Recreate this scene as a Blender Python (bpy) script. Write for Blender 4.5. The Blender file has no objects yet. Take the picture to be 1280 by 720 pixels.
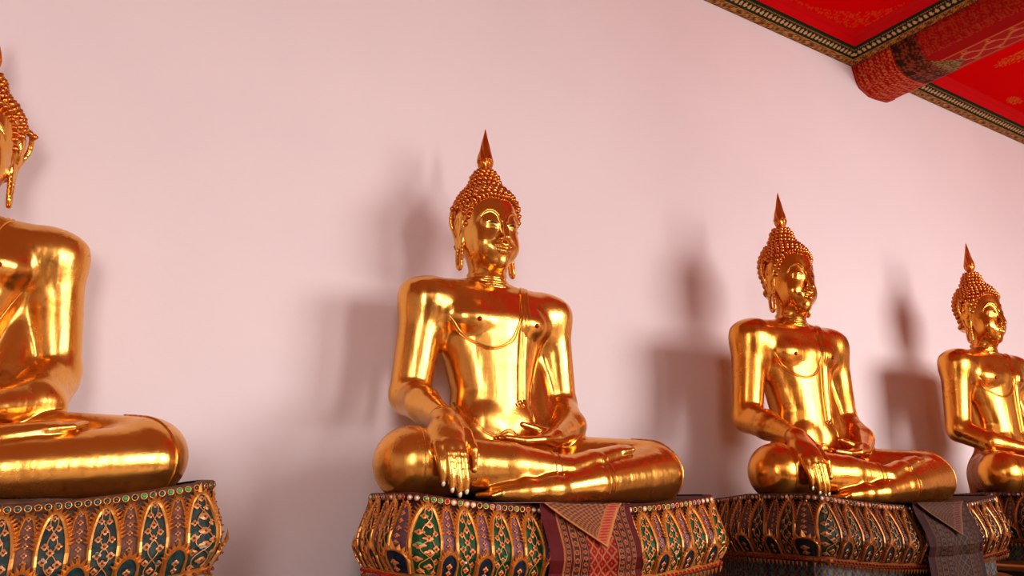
import bpy, math, random
import numpy as np
from mathutils import Vector, Matrix
random.seed(7); rng = np.random.default_rng(7)
SC = bpy.context.scene; COL = SC.collection
R = math.radians
EYE = 1.55
TH = R(31)          # wall normal versus view axis
PITCH = math.atan(.268)

# ------------------------------------------------------------------ helpers
def mesh_from(name, V, F, mats=(), mi=None, smooth=True, cols=None):
    """V (n,3), F list of faces or (m,4) array"""
    me = bpy.data.meshes.new(name)
    V = np.asarray(V, np.float32)
    if isinstance(F, np.ndarray):
        n = len(F); k = F.shape[1]
        me.vertices.add(len(V)); me.vertices.foreach_set('co', V.ravel())
        me.loops.add(n * k); me.loops.foreach_set('vertex_index', F.astype(np.int32).ravel())
        me.polygons.add(n)
        me.polygons.foreach_set('loop_start', (np.arange(n) * k).astype(np.int32))
        me.update(calc_edges=True)
    else:
        me.from_pydata([tuple(map(float, v)) for v in V], [], F)
    for m in mats: me.materials.append(m)
    if mi is not None: me.polygons.foreach_set('material_index', np.asarray(mi, np.int32))
    me.polygons.foreach_set('use_smooth', np.full(len(me.polygons), bool(smooth)))
    if cols is not None:
        a = me.color_attributes.new('Col', 'FLOAT_COLOR', 'POINT')
        c = np.ones((len(V), 4), np.float32); c[:, :3] = cols
        a.data.foreach_set('color', c.ravel())
    me.validate(); me.update()
    return me

def link(name, me, parent=None, loc=(0, 0, 0), rot=(0, 0, 0), kind=None):
    o = bpy.data.objects.new(name, me); COL.objects.link(o)
    o.location = loc; o.rotation_euler = rot
    if parent: o.parent = parent
    if kind: o['kind'] = kind
    return o

def thing(name, label, cat, group=None, loc=(0, 0, 0), rotz=0, scale=1):
    o = bpy.data.objects.new(name, None); COL.objects.link(o)
    o.location = loc; o.rotation_euler = (0, 0, rotz); o.scale = (scale,) * 3
    o.empty_display_size = .1
    o['label'] = label; o['category'] = cat
    if group: o['group'] = group
    return o

class MB:
    """mesh builder with material indices"""
    def __init__(s): s.V = []; s.F = []; s.M = []; s.n = 0
    def add(s, V, F, m=0):
        s.V.append(np.asarray(V, float).reshape(-1, 3))
        s.F += [tuple(i + s.n for i in f) for f in F]; s.M += [m] * len(F); s.n += len(s.V[-1])
    def box(s, c, d, m=0, bev=0):
        cx, cy, cz = c; x, y, z = (k / 2 for k in d)
        V = [(cx + a * x, cy + b * y, cz + e * z) for a in (-1, 1) for b in (-1, 1) for e in (-1, 1)]
        s.add(V, [(0, 1, 3, 2), (4, 6, 7, 5), (0, 4, 5, 1), (2, 3, 7, 6), (0, 2, 6, 4), (1, 5, 7, 3)], m)
    def tube(s, P, r, m=0, seg=8, closed=False):
        P = np.asarray(P, float); n = len(P)
        r = np.broadcast_to(np.asarray(r, float), (n,))
        T = np.gradient(P, axis=0)
        if closed: T = np.roll(P, -1, 0) - np.roll(P, 1, 0)
        T /= np.linalg.norm(T, axis=1)[:, None] + 1e-9
        up = np.array([0, 0, 1.]) if abs(T[0][2]) < .9 else np.array([1., 0, 0])
        N = np.cross(T[0], up); N /= np.linalg.norm(N)
        V = []
        for i in range(n):
            N = N - T[i] * N.dot(T[i]); N /= np.linalg.norm(N) + 1e-9
            B = np.cross(T[i], N)
            for k in range(seg):
                a = 2 * math.pi * k / seg
                V.append(P[i] + r[i] * (math.cos(a) * N + math.sin(a) * B))
        F = []
        for i in range(n if closed else n - 1):
            j = (i + 1) % n
            for k in range(seg):
                F.append((i * seg + k, i * seg + (k + 1) % seg, j * seg + (k + 1) % seg, j * seg + k))
        if not closed:
            F.append(tuple(range(seg))[::-1]); F.append(tuple((n - 1) * seg + k for k in range(seg)))
        s.add(V, F, m)
    def build(s, name, mats, smooth=True):
        return mesh_from(name, np.concatenate(s.V), s.F, mats, s.M, smooth)

# ------------------------------------------------------------------ materials
def nt(name):
    m = bpy.data.materials.new(name); m.use_nodes = True
    n = m.node_tree.nodes; l = m.node_tree.links
    return m, n, l, n['Principled BSDF']

def node(n, t, **kw):
    x = n.new(t)
    for k, v in kw.items():
        if k in x.inputs: x.inputs[k].default_value = v
        else: setattr(x, k, v)
    return x

def ramp(n, stops):
    r = n.new('ShaderNodeValToRGB'); e = r.color_ramp.elements
    while len(e) < len(stops): e.new(.5)
    for i, (p, c) in enumerate(stops):
        e[i].position = p; e[i].color = (*c, 1) if len(c) == 3 else c
    return r

def simple(name, col, rough=.5, metal=0, noise=0, scale=30, bump=0, spec=.5, emit=0):
    m, n, l, b = nt(name)
    b.inputs['Base Color'].default_value = (*col, 1)
    b.inputs['Roughness'].default_value = rough; b.inputs['Metallic'].default_value = metal
    b.inputs['Specular IOR Level'].default_value = spec
    if noise or bump:
        tc = n.new('ShaderNodeTexCoord')
        tx = node(n, 'ShaderNodeTexNoise', Scale=scale, Detail=5.0)
        l.new(tc.outputs['Object'], tx.inputs['Vector'])
        if noise:
            a = tuple(c * (1 - noise) for c in col); c2 = tuple(min(1, c * (1 + noise)) for c in col)
            r = ramp(n, [(.3, a), (.7, c2)]); l.new(tx.outputs['Fac'], r.inputs['Fac'])
            l.new(r.outputs['Color'], b.inputs['Base Color'])
        if bump:
            bp = node(n, 'ShaderNodeBump', Strength=bump, Distance=.01)
            l.new(tx.outputs['Fac'], bp.inputs['Height']); l.new(bp.outputs['Normal'], b.inputs['Normal'])
    return m

def gold_mat(name, col=(.80, .415, .10), dark=(.42, .13, .02), rough=.22, seed=0., wear=.5, bump=.16):
    m, n, l, b = nt(name)
    b.inputs['Metallic'].default_value = .94
    tc = n.new('ShaderNodeTexCoord')
    mp = node(n, 'ShaderNodeMapping'); mp.inputs['Location'].default_value = (seed, seed * 2, 0)
    l.new(tc.outputs['Object'], mp.inputs['Vector'])
    n1 = node(n, 'ShaderNodeTexNoise', Scale=5.0, Detail=6.0, Roughness=.6)
    n2 = node(n, 'ShaderNodeTexNoise', Scale=38.0, Detail=5.0, Roughness=.65)
    l.new(mp.outputs[0], n1.inputs['Vector']); l.new(mp.outputs[0], n2.inputs['Vector'])
    r1 = ramp(n, [(.30, dark), (.30 + .22 * wear, col)]); l.new(n1.outputs['Fac'], r1.inputs['Fac'])
    r2 = ramp(n, [(.24, (.30, .22, .15)), (.38, (1, 1, 1))]); l.new(n2.outputs['Fac'], r2.inputs['Fac'])
    mx = node(n, 'ShaderNodeMix', data_type='RGBA', blend_type='MULTIPLY'); mx.inputs[0].default_value = .8
    l.new(r1.outputs[0], mx.inputs[6]); l.new(r2.outputs[0], mx.inputs[7])
    l.new(mx.outputs[2], b.inputs['Base Color'])
    mr = node(n, 'ShaderNodeMapRange'); mr.inputs['To Min'].default_value = rough + .10; mr.inputs['To Max'].default_value = rough - .06
    mr.inputs['From Min'].default_value = .3; mr.inputs['From Max'].default_value = .7
    l.new(n1.outputs['Fac'], mr.inputs['Value']); l.new(mr.outputs[0], b.inputs['Roughness'])
    # hand-burnished, slightly wavy gilding
    ws = node(n, 'ShaderNodeMapping'); ws.inputs['Scale'].default_value = (22, 22, 3.5)
    l.new(tc.outputs['Object'], ws.inputs['Vector'])
    n3 = node(n, 'ShaderNodeTexNoise', Scale=1.0, Detail=2.0); l.new(ws.outputs[0], n3.inputs['Vector'])
    ad = node(n, 'ShaderNodeMath', operation='MULTIPLY_ADD'); ad.inputs[1].default_value = .25
    l.new(n2.outputs['Fac'], ad.inputs[0]); l.new(n3.outputs['Fac'], ad.inputs[2])
    bp = node(n, 'ShaderNodeBump', Strength=bump, Distance=.02)
    l.new(ad.outputs[0], bp.inputs['Height']); l.new(bp.outputs['Normal'], b.inputs['Normal'])
    return m

def attr_mat(name, rough=.6, metal=0., bump=0., spec=.3, nscale=300):
    m, n, l, b = nt(name)
    a = n.new('ShaderNodeVertexColor'); a.layer_name = 'Col'
    l.new(a.outputs['Color'], b.inputs['Base Color'])
    b.inputs['Roughness'].default_value = rough; b.inputs['Metallic'].default_value = metal
    b.inputs['Specular IOR Level'].default_value = spec
    if bump:
        tx = node(n, 'ShaderNodeTexNoise', Scale=float(nscale), Detail=3.0)
        tc = n.new('ShaderNodeTexCoord'); l.new(tc.outputs['Object'], tx.inputs['Vector'])
        bp = node(n, 'ShaderNodeBump', Strength=bump, Distance=.003)
        l.new(tx.outputs['Fac'], bp.inputs['Height']); l.new(bp.outputs['Normal'], b.inputs['Normal'])
    return m

# ------------------------------------------------------------------ implicit modelling
class Field:
    def __init__(s, xs, ys, zs):
        s.a = [np.asarray(v, np.float32) for v in (xs, ys, zs)]
        s.D = np.full([len(v) for v in s.a], .3, np.float32)
    def sl(s, lo, hi, pad):
        out = []
        for v, a, b in zip(s.a, lo, hi):
            out.append(slice(int(np.searchsorted(v, a - pad)), int(np.searchsorted(v, b + pad)) + 1))
        return tuple(out)
    def op(s, lo, hi, fn, k=.01, mode='u'):
        w = s.sl(lo, hi, k + .016)
        X = s.a[0][w[0]][:, None, None]; Y = s.a[1][w[1]][None, :, None]; Z = s.a[2][w[2]][None, None, :]
        d2 = fn(X, Y, Z).astype(np.float32); d1 = s.D[w]
        if mode == 'u':
            h = np.maximum(k - np.abs(d1 - d2), 0) / k
            s.D[w] = np.minimum(d1, d2) - h * h * k * .25
        elif mode == 's':
            d2 = -d2; h = np.maximum(k - np.abs(d1 - d2), 0) / k
            s.D[w] = np.maximum(d1, d2) + h * h * k * .25
    def ell(s, c, r, k=.01, rot=None, mode='u'):
        c = np.array(c, float); r = np.array(r, float); m = r.max()
        Rm = None
        if rot is not None:
            from mathutils import Euler
            Rm = np.array(Euler([R(v) for v in rot]).to_matrix()).T
            ext = np.full(3, m)
        else: ext = r
        def fn(X, Y, Z):
            x, y, z = X - c[0], Y - c[1], Z - c[2]
            if Rm is not None:
                x, y, z = (Rm[i, 0] * x + Rm[i, 1] * y + Rm[i, 2] * z for i in range(3))
            k0 = np.sqrt((x / r[0]) ** 2 + (y / r[1]) ** 2 + (z / r[2]) ** 2)
            k1 = np.sqrt((x / r[0] ** 2) ** 2 + (y / r[1] ** 2) ** 2 + (z / r[2] ** 2) ** 2) + 1e-6
            return k0 * (k0 - 1) / k1
        s.op(c - ext, c + ext, fn, k, mode)
    def cap(s, a, b, r1, r2=None, k=.01, mode='u', sq=(1, 1, 1)):
        """tapered capsule; sq scales the axes (a flattened limb)"""
        if r2 is None: r2 = r1
        a = np.array(a, float); b = np.array(b, float); q = np.array(sq, float)
        m = max(r1, r2); lo = np.minimum(a, b) - m / q.min(); hi = np.maximum(a, b) + m / q.min()
        A = a * q; Bv = (b - a) * q; L = (Bv ** 2).sum() + 1e-12
        def fn(X, Y, Z):
            x, y, z = X * q[0] - A[0], Y * q[1] - A[1], Z * q[2] - A[2]
            t = np.clip((x * Bv[0] + y * Bv[1] + z * Bv[2]) / L, 0, 1)
            d = np.sqrt((x - t * Bv[0]) ** 2 + (y - t * Bv[1]) ** 2 + (z - t * Bv[2]) ** 2)
            return (d - (r1 + (r2 - r1) * t)) / max(q.max(), 1)
        s.op(lo, hi, fn, k, mode)
    def chain(s, P, r, k=.006, **kw):
        r = np.broadcast_to(r, (len(P),))
        for i in range(len(P) - 1): s.cap(P[i], P[i + 1], r[i], r[i + 1], k, **kw)
    def loft(s, tab, k=.01, p=2.):
        """tab rows: z, rx, ry, cx, cy"""
        t = np.array(tab, float); z0, z1 = t[0, 0], t[-1, 0]
        def fn(X, Y, Z):
            zc = np.clip(Z, z0, z1)
            f = [np.interp(zc, t[:, 0], t[:, i]) for i in range(1, 5)]
            x = (X - f[2]) / f[0]; y = (Y - f[3]) / f[1]
            rr = (np.abs(x) ** p + np.abs(y) ** p) ** (1 / p)
            g = np.sqrt((x / f[0]) ** 2 + (y / f[1]) ** 2) / np.maximum(np.sqrt(x * x + y * y), 1e-4)
            d = (rr - 1) / np.maximum(g, 1e-3)
            dz = np.maximum(z0 - Z, Z - z1)
            return np.where(dz > 0, np.sqrt(np.maximum(d, 0) ** 2 + dz ** 2), np.maximum(d, dz))
        mx, my = t[:, 1].max(), t[:, 2].max()
        s.op((t[:, 3].min() - mx, t[:, 4].min() - my, z0), (t[:, 3].max() + mx, t[:, 4].max() + my, z1), fn, k)
    def sample(s, P):
        P = np.asarray(P, float); idx = []; fr = []
        for d in range(3):
            v = s.a[d]; i = np.clip(np.searchsorted(v, P[:, d]) - 1, 0, len(v) - 2)
            idx.append(i); fr.append(np.clip((P[:, d] - v[i]) / (v[i + 1] - v[i]), 0, 1))
        o = 0
        for a in (0, 1):
            for b in (0, 1):
                for c in (0, 1):
                    w = (fr[0] if a else 1 - fr[0]) * (fr[1] if b else 1 - fr[1]) * (fr[2] if c else 1 - fr[2])
                    o = o + w * s.D[idx[0] + a, idx[1] + b, idx[2] + c]
        return o
    def grad(s, P, e=.003):
        P = np.asarray(P, float); g = np.zeros_like(P)
        for d in range(3):
            q = np.zeros(3); q[d] = e
            g[:, d] = s.sample(P + q) - s.sample(P - q)
        return g / (np.linalg.norm(g, axis=1)[:, None] + 1e-9)
    def hit(s, O, Dr, far=.6, n=240):
        """march from O along Dr to the surface, vectorised"""
        O = np.asarray(O, float); Dr = np.asarray(Dr, float)
        Dr = np.broadcast_to(Dr, O.shape); t = np.zeros(len(O)); done = np.zeros(len(O), bool)
        st = far / n
        for _ in range(n):
            d = s.sample(O + Dr * t[:, None]); new = d < 0
            done |= new; t = np.where(done, t, t + st)
            if done.all(): break
        lo = t - st; hi = t.copy()
        for _ in range(8):
            m = (lo + hi) / 2; ins = s.sample(O + Dr * m[:, None]) < 0
            hi = np.where(ins, m, hi); lo = np.where(ins, lo, m)
        return O + Dr * hi[:, None], done
    def mesh(s):
        D = s.D; I = D < 0
        nx, ny, nz = D.shape
        c = np.zeros((nx - 1, ny - 1, nz - 1), np.uint8)
        for a in (0, 1):
            for b in (0, 1):
                for e in (0, 1):
                    c += I[a:nx - 1 + a, b:ny - 1 + b, e:nz - 1 + e]
        act = np.argwhere((c > 0) & (c < 8)); del c
        idm = np.full((nx - 1, ny - 1, nz - 1), -1, np.int32)
        idm[act[:, 0], act[:, 1], act[:, 2]] = np.arange(len(act))
        G = s.a; acc = np.zeros((len(act), 3)); cnt = np.zeros(len(act))
        corners = [(a, b, e) for a in (0, 1) for b in (0, 1) for e in (0, 1)]
        for p in corners:
            for ax in range(3):
                if p[ax]: continue
                q = list(p); q[ax] = 1
                ip = act + p; iq = act + q
                dp = D[ip[:, 0], ip[:, 1], ip[:, 2]]; dq = D[iq[:, 0], iq[:, 1], iq[:, 2]]
                m = (dp < 0) != (dq < 0)
                t = np.where(m, dp / np.where(m, dp - dq, 1), 0)
                P = np.stack([G[d][ip[:, d]] for d in range(3)], 1).astype(float)
                Q = np.stack([G[d][iq[:, d]] for d in range(3)], 1)
                X = P + (Q - P) * t[:, None]
                acc += X * m[:, None]; cnt += m
        V = acc / cnt[:, None]
        Fs = []
        for ax in range(3):
            sl0 = [slice(None)] * 3; sl1 = [slice(None)] * 3
            sl0[ax] = slice(0, -1); sl1[ax] = slice(1, None)
            A = I[tuple(sl0)]; B = I[tuple(sl1)]
            e = np.argwhere(A != B)
            o = [d for d in range(3) if d != ax]
            e = e[(e[:, o[0]] > 0) & (e[:, o[1]] > 0) & (e[:, o[0]] < D.shape[o[0]] - 1) & (e[:, o[1]] < D.shape[o[1]] - 1)]
            ins = A[e[:, 0], e[:, 1], e[:, 2]]
            u = np.zeros(3, int); u[o[0]] = 1; w = np.zeros(3, int); w[o[1]] = 1
            q = [e - u - w, e - w, e, e - u]
            q = np.stack([idm[k[:, 0], k[:, 1], k[:, 2]] for k in q], 1)
            flip = ins if ax != 1 else ~ins
            q = np.where(flip[:, None], q, q[:, ::-1])
            Fs.append(q)
        F = np.concatenate(Fs); F = F[(F >= 0).all(1)]
        # pull vertices on to the surface, then relax a little
        for _ in range(2):
            nb = np.zeros_like(V); ct = np.zeros(len(V))
            for i in range(4):
                j = (i + 1) % 4
                for d in range(3): nb[:, d] += np.bincount(F[:, i], V[F[:, j], d], len(V)) + np.bincount(F[:, j], V[F[:, i], d], len(V))
                ct += np.bincount(F[:, i], minlength=len(V)) + np.bincount(F[:, j], minlength=len(V))
            V = V * .5 + .5 * nb / np.maximum(ct, 1)[:, None]
            V -= s.grad(V) * s.sample(V)[:, None] * .9
        return V, F

def steps(segs):
    """graded axis: [(stop, step), ...] starting at segs[0]"""
    v = [segs[0]]
    for stop, h in segs[1:]:
        n = max(1, int(round((stop - v[-1]) / h))); a = v[-1]
        v += [a + (stop - a) * (i + 1) / n for i in range(n)]
    return v

HZ = .905   # head reference height
def build_body(q=1., pose='touch', ear=0.):
    """gilded seated figure; origin at seat under the spine, faces -y"""
    f = Field(steps([-.60, (-.13, .0042 * q), (.13, .0026 * q), (.60, .0042 * q)]),
              steps([-.56, (-.17, .0042 * q), (.10, .003 * q), (.21, .006 * q)]),
              steps([-.02, (.27, .0038 * q), (.77, .0055 * q), (1.22, .0026 * q)]))
    # ---- trunk
    f.loft([(.02, .21, .15, 0, -.01), (.12, .19, .14, 0, -.012), (.20, .165, .122, 0, -.022), (.27, .152, .112, 0, -.024),
            (.36, .142, .113, 0, -.018), (.45, .163, .116, 0, -.010), (.55, .197, .118, 0, -.005), (.62, .220, .115, 0, 0),
            (.68, .222, .092, 0, .005), (.735, .16, .062, 0, .005), (.765, .08, .05, 0, 0)], k=.02, p=2.15)
    for s in (-1, 1):
        f.ell((s * .098, -.058, .598), (.102, .074, .066), k=.016)                 # breast
        f.ell((s * .056, -.092, .250), (.068, .048, .074), k=.016)                  # belly folds
        f.cap((s * .04, .0, .732), (s * .20, 0, .700), .047, .060, k=.04)          # shoulder line
        f.ell((s * .246, .0, .662), (.084, .080, .084), k=.05)
        f.ell((s * .115, -.034, .650), (.125, .062, .085), k=.035)
    f.ell((0, -.058, .602), (.085, .066, .066), k=.03)
    f.ell((0, -.030, .655), (.12, .064, .08), k=.03)
    f.trunk = Field(*f.a); f.trunk.D = f.D.copy()
    # ---- legs
    for s in (-1, 1):
        f.cap((s * .13, -.03, .115), (s * .45, -.30, .105), .115, .096, k=.05)
    f.ell((0, -.22, .07), (.34, .17, .075), k=.05)
    f.cap((.445, -.335, .088), (.12, -.425, .056), .092, .060, k=.02)               # left shin, underneath
    f.cap((.12, -.425, .056), (-.06, -.46, .034), .060, .038, k=.012)
    f.chain([(-.05, -.462, .034), (-.14, -.462, .029), (-.245, -.445, .022)], (.040, .030, .018), k=.02)
    f.cap((-.445, -.325, .104), (-.16, -.395, .098), .098, .068, k=.025)            # right shin, on top
    f.cap((-.16, -.395, .098), (.02, -.422, .088), .068, .046, k=.010)
    f.chain([(.02, -.422, .092), (.13, -.412, .118), (.26, -.388, .152)], (.048, .042, .028), k=.010, sq=(1, 1, 1.2))
    for i in range(5):                                                               # toes of the upper foot
        y = -.36 - .014 * i
        f.cap((.25, y + .004, .163 - .003 * i), (.322 - .006 * i, y + .01, .172 - .003 * i), .0105, .0085, k=.006)
    for i in range(5):
        f.cap((-.235, -.420 - .011 * i, .024), (-.285 + .006 * i, -.425 - .011 * i, .018), .009, .008, k=.006)
    # ---- arms
    for s in (-1, 1):
        f.cap((s * .250, .0, .655), (s * .290, .004, .350), .078, .066, k=.05)
        f.ell((s * .292, .0, .335), (.062, .066, .066), k=.02)
    if pose == 'touch':
        W = np.array((-.322, -.305, .232))
        f.cap((-.294, .0, .330), (-.305, -.13, .290), .062, .056, k=.012)
        f.cap((-.305, -.13, .290), W, .056, .034, k=.02)
        K = [(-.418, -.434, .143, .096, .048), (-.396, -.445, .147, .084, .032), (-.374, -.449, .148, .080, .020), (-.352, -.447, .147, .082, .028)]
        f.ell((-.362, -.382, .190), (.048, .062, .026), k=.02, rot=(28, 0, 0))
        for i, (x, y, z, zm, zt) in enumerate(K):
            f.cap(W + ((i - 1.5) * .013 - .01, -.01, .0), (x, y, z), .026, .0150, k=.018)
            Q = np.array([(x, y + .006, z + .006), (x, y - .012, z - .022), (x + .002, y - .021, zm), (x + .006, y - .022, (zm + zt) / 2), (x + .008, y - .018, zt)])
            t = np.linspace(0, 1, 5); tt = np.linspace(0, 1, 13)
            f.chain(np.stack([smooth1(tt, t, Q[:, c]) for c in range(3)], 1), np.interp(tt, t, [.0150, .0136, .0122, .0110, .0085]), k=.0025)
        f.chain([W + (.02, -.03, -.01), (-.308, -.395, .185), (-.306, -.440, .140), (-.314, -.458, .085)], (.024, .018, .0130, .0095), k=.006)
    else:                                                                            # both hands folded in the lap
        f.cap((-.294, .0, .330), (-.25, -.14, .26), .062, .052, k=.012)
        f.cap((-.25, -.14, .26), (-.12, -.25, .225), .052, .032, k=.02)
        for i in range(4):
            y = -.24 - .021 * i
            f.cap((-.115, -.255, .222), (-.045, y, .225), .024, .0145, k=.012)
            f.chain([(-.045, y, .225), (.02, y - .002, .222), (.085 - .01 * abs(i - 1.5), y, .216)], (.0135, .012, .009), k=.003)
        f.chain([(-.10, -.25, .235), (-.05, -.235, .25), (-.005, -.235, .25)], (.018, .013, .010), k=.006)
    # left arm, palm up in the lap
    f.cap((.294, .0, .330), (.245, -.135, .250), .062, .054, k=.012)
    f.cap((.245, -.135, .250), (.100, -.262, .200), .054, .031, k=.02)
    for i in range(4):
        y = -.250 - .0225 * i
        f.cap((.09, -.272, .196), (.015, y, .186), .024, .0145, k=.012)
        f.chain([(.015, y, .186), (-.055, y - .004, .180), (-.135 + .012 * abs(i - 1.5), y + .004, .187)], (.0135, .0122, .009), k=.003)
    f.chain([(.085, -.248, .208), (.035, -.238, .226), (-.015, -.246, .236)], (.020, .014, .0095), k=.006)
    # robe hanging between the left arm and the waist
    f.cap((.19, .01, .50), (.17, -.06, .24), .03, .06, k=.03)
    f.cap((.17, .03, .45), (.20, -.02, .16), .05, .08, k=.03)
    # ---- neck, with three rings
    f.cap((0, .0, .70), (0, -.012, .85), .070, .059, k=.022)
    for z, r in ((.752, .069), (.775, .0655), (.798, .063)):
        def ring(X, Y, Z, z=z, r=r):
            rr = np.sqrt(X ** 2 + (Y + .006) ** 2) - r
            return np.sqrt(rr ** 2 + (Z - z - .10 * Y) ** 2) - .006
        f.op((-.08, -.09, z - .02), (.08, .08, z + .02), ring, k=.010)
    # ---- head
    f.ell((0, -.012, 1.00), (.104, .113, .110), k=.01)
    f.ell((0, -.048, .915), (.087, .083, .112), k=.05)
    f.ell((0, -.020, .92), (.092, .085, .095), k=.03)
    f.ell((0, -.100, .829), (.034, .028, .024), k=.03)                              # chin
    for s in (-1, 1):
        f.ell((s * .046, -.090, .884), (.038, .034, .042), k=.03)                   # cheek
        f.ell((s * .038, -.108, .944), (.031, .017, .021), k=.012)                  # eyeball under the lid
    f.chain([(0, -.122, .985), (0, -.133, .955), (0, -.150, .915), (0, -.158, .896)], (.009, .0085, .0105, .0135), k=.010)   # nose
    for s in (-1, 1): f.ell((s * .0145, -.141, .8915), (.0105, .013, .0095), k=.006)
    def surf(P, lift):
        P = np.array(P, float)
        H, ok = f.hit(np.stack([P[:, 0], np.full(len(P), -.24), P[:, 1]], 1), (0, 1, 0), far=.24, n=160)
        return H + f.grad(H, .005) * lift
    for s in (-1, 1):
        t = np.linspace(0, 1, 6); tt = np.linspace(0, 1, 16)
        bx = smooth1(tt, t, np.array([.010, .019, .036, .055, .070, .080])); bz = smooth1(tt, t, np.array([.945, .968, .982, .982, .969, .950]))
        f.chain(surf(np.stack([s * bx, bz], 1), -.0003), np.interp(tt, [0, .2, .7, 1], [.0042, .0046, .0036, .0016]), k=.0035)   # brow arch
        ex = np.linspace(.017, .058, 9); ez = .9365 + .0035 * np.sin(np.linspace(0, math.pi, 9)) + np.linspace(-.002, .003, 9)
        f.chain(surf(np.stack([s * ex, ez + .003], 1), -.0004), np.interp(np.arange(9), [0, 4, 8], [.0018, .0030, .0018]), k=.003)  # upper lid
        f.chain(surf(np.stack([s * ex, ez - .0055], 1), -.0008), np.interp(np.arange(9), [0, 4, 8], [.0012, .0022, .0012]), k=.003)  # lower lid
    # mouth: broad, smiling
    f.ell((0, -.118, .863), (.044, .020, .025), k=.016)
    f.chain([(-.040, -.112, .880), (-.024, -.132, .8715), (-.008, -.1435, .8745), (0, -.1425, .8715), (.008, -.1435, .8745), (.024, -.132, .8715), (.040, -.112, .880)],
            (.0022, .0056, .0072, .0066, .0072, .0056, .0022), k=.0025)
    f.chain([(-.034, -.116, .869), (-.018, -.133, .8565), (0, -.1395, .8525), (.018, -.133, .8565), (.034, -.116, .869)], (.0025, .0072, .0090, .0072, .0025), k=.003)
    f.chain([(-.043, -.113, .8795), (-.022, -.1395, .8640), (0, -.1510, .8620), (.022, -.1395, .8640), (.043, -.113, .8795)], (.0012, .0024, .0026, .0024, .0012), k=.0015, mode='s')
    # ears: long lobes with a slot
    for s in (-1, 1):
        fl = 1 + ear
        E = [(.100, -.034, .955), (.106, -.044, .985), (.112 + .008 * fl, -.024, 1.010), (.116 + .012 * fl, .006, 1.004),
             (.116 + .010 * fl, .022, .965), (.111, .016, .925), (.107, .004, .890), (.107, .003, .850), (.108, -.002, .820), (.108, -.014, .812), (.106, -.024, .824), (.103, -.022, .86), (.100, -.022, .905), (.100, -.034, .955)]
        E = np.array(E); t = np.linspace(0, 1, len(E)); tt = np.linspace(0, 1, 40)
        E = np.stack([smooth1(tt, t, E[:, i]) for i in range(3)], 1) * (s, 1, 1)
        f.chain(E, .0068, k=.003)
        f.ell((s * (.109 + .006 * ear), -.008, .966), (.010 + .003 * ear, .033, .046), k=.004)
        f.ell((s * .105, -.004, .915), (.007, .015, .04), k=.004)
        f.ell((s * .100, -.006, .905), (.010, .018, .03), k=.006)
        f.chain([(s * .108, -.030, .962), (s * .117, -.010, .980), (s * .118, .004, .958), (s * .110, -.006, .925)], .0042, k=.003)
        f.ell((s * (.124 + .006 * ear), -.014, .958), (.010, .011, .020), k=.004, mode='s')
    # hair cap, topknot
    hz = lambda ph: np.interp(ph, [0, 22, 42, 56, 66, 76, 86, 100, 130, 180], [1.034, 1.040, 1.025, .990, .950, .930, .93, .905, .885, .880])
    def cap(X, Y, Z):
        x, y, z = X / .118, (Y + .006) / .125, (Z - .998) / .118
        k0 = np.sqrt(x * x + y * y + z * z)
        k1 = np.sqrt((x / .118) ** 2 + (y / .125) ** 2 + (z / .118) ** 2) + 1e-5
        d = k0 * (k0 - 1) / k1
        ph = np.degrees(np.arctan2(np.abs(X), -Y))
        # below the skull's equator the cap runs straight down towards the nape
        low = np.sqrt((X / .104) ** 2 + ((Y + .004) / .106) ** 2) * .104 - .104
        d = np.where(Z < .985, np.minimum(d, low + .004), d)
        return np.maximum(d, hz(ph) - Z)
    f.op((-.13, -.14, .80), (.13, .13, 1.13), cap, k=.004)
    f.loft([(1.07, .088, .088, 0, .002), (1.10, .066, .066, 0, .002), (1.125, .055, .055, 0, .002), (1.155, .046, .046, 0, .002), (1.178, .028, .028, 0, .002), (1.19, .010, .01, 0, .002)], k=.016)
    # flat underside
    f.D = np.maximum(f.D, -(f.a[2][None, None, :] + 0 * f.D))
    return f, hz

def tube_on(f, P, r, mb, off=.0, d0=(0, -.5), seg=6, m=0, n=60, radial=None):
    """P: (x,z) control points on the front, projected on to the body along +y"""
    P = np.array(P, float); t = np.linspace(0, 1, len(P)); tt = np.linspace(0, 1, n)
    Q = np.stack([smooth1(tt, t, P[:, i]) for i in range(2)], 1)
    O = np.stack([Q[:, 0], np.full(n, -.30), Q[:, 1]], 1)
    T = f.trunk; H, ok = T.hit(O, (0, 1, 0), far=.45, n=200)
    H = H[ok]; H = H + T.grad(H) * off
    mb.tube(H, r, m, seg)

def smooth1(x, xp, fp):
    """Catmull-Rom interpolation"""
    n = len(xp); out = np.zeros(len(x))
    for j, v in enumerate(x):
        i = min(max(int(np.searchsorted(xp, v, 'right')) - 1, 0), n - 2)
        t = (v - xp[i]) / (xp[i + 1] - xp[i])
        p0, p1, p2, p3 = fp[max(i - 1, 0)], fp[i], fp[i + 1], fp[min(i + 2, n - 1)]
        out[j] = .5 * (2 * p1 + (p2 - p0) * t + (2 * p0 - 5 * p1 + 4 * p2 - p3) * t * t + (3 * p1 - p0 - 3 * p2 + p3) * t ** 3)
    return out

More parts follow.
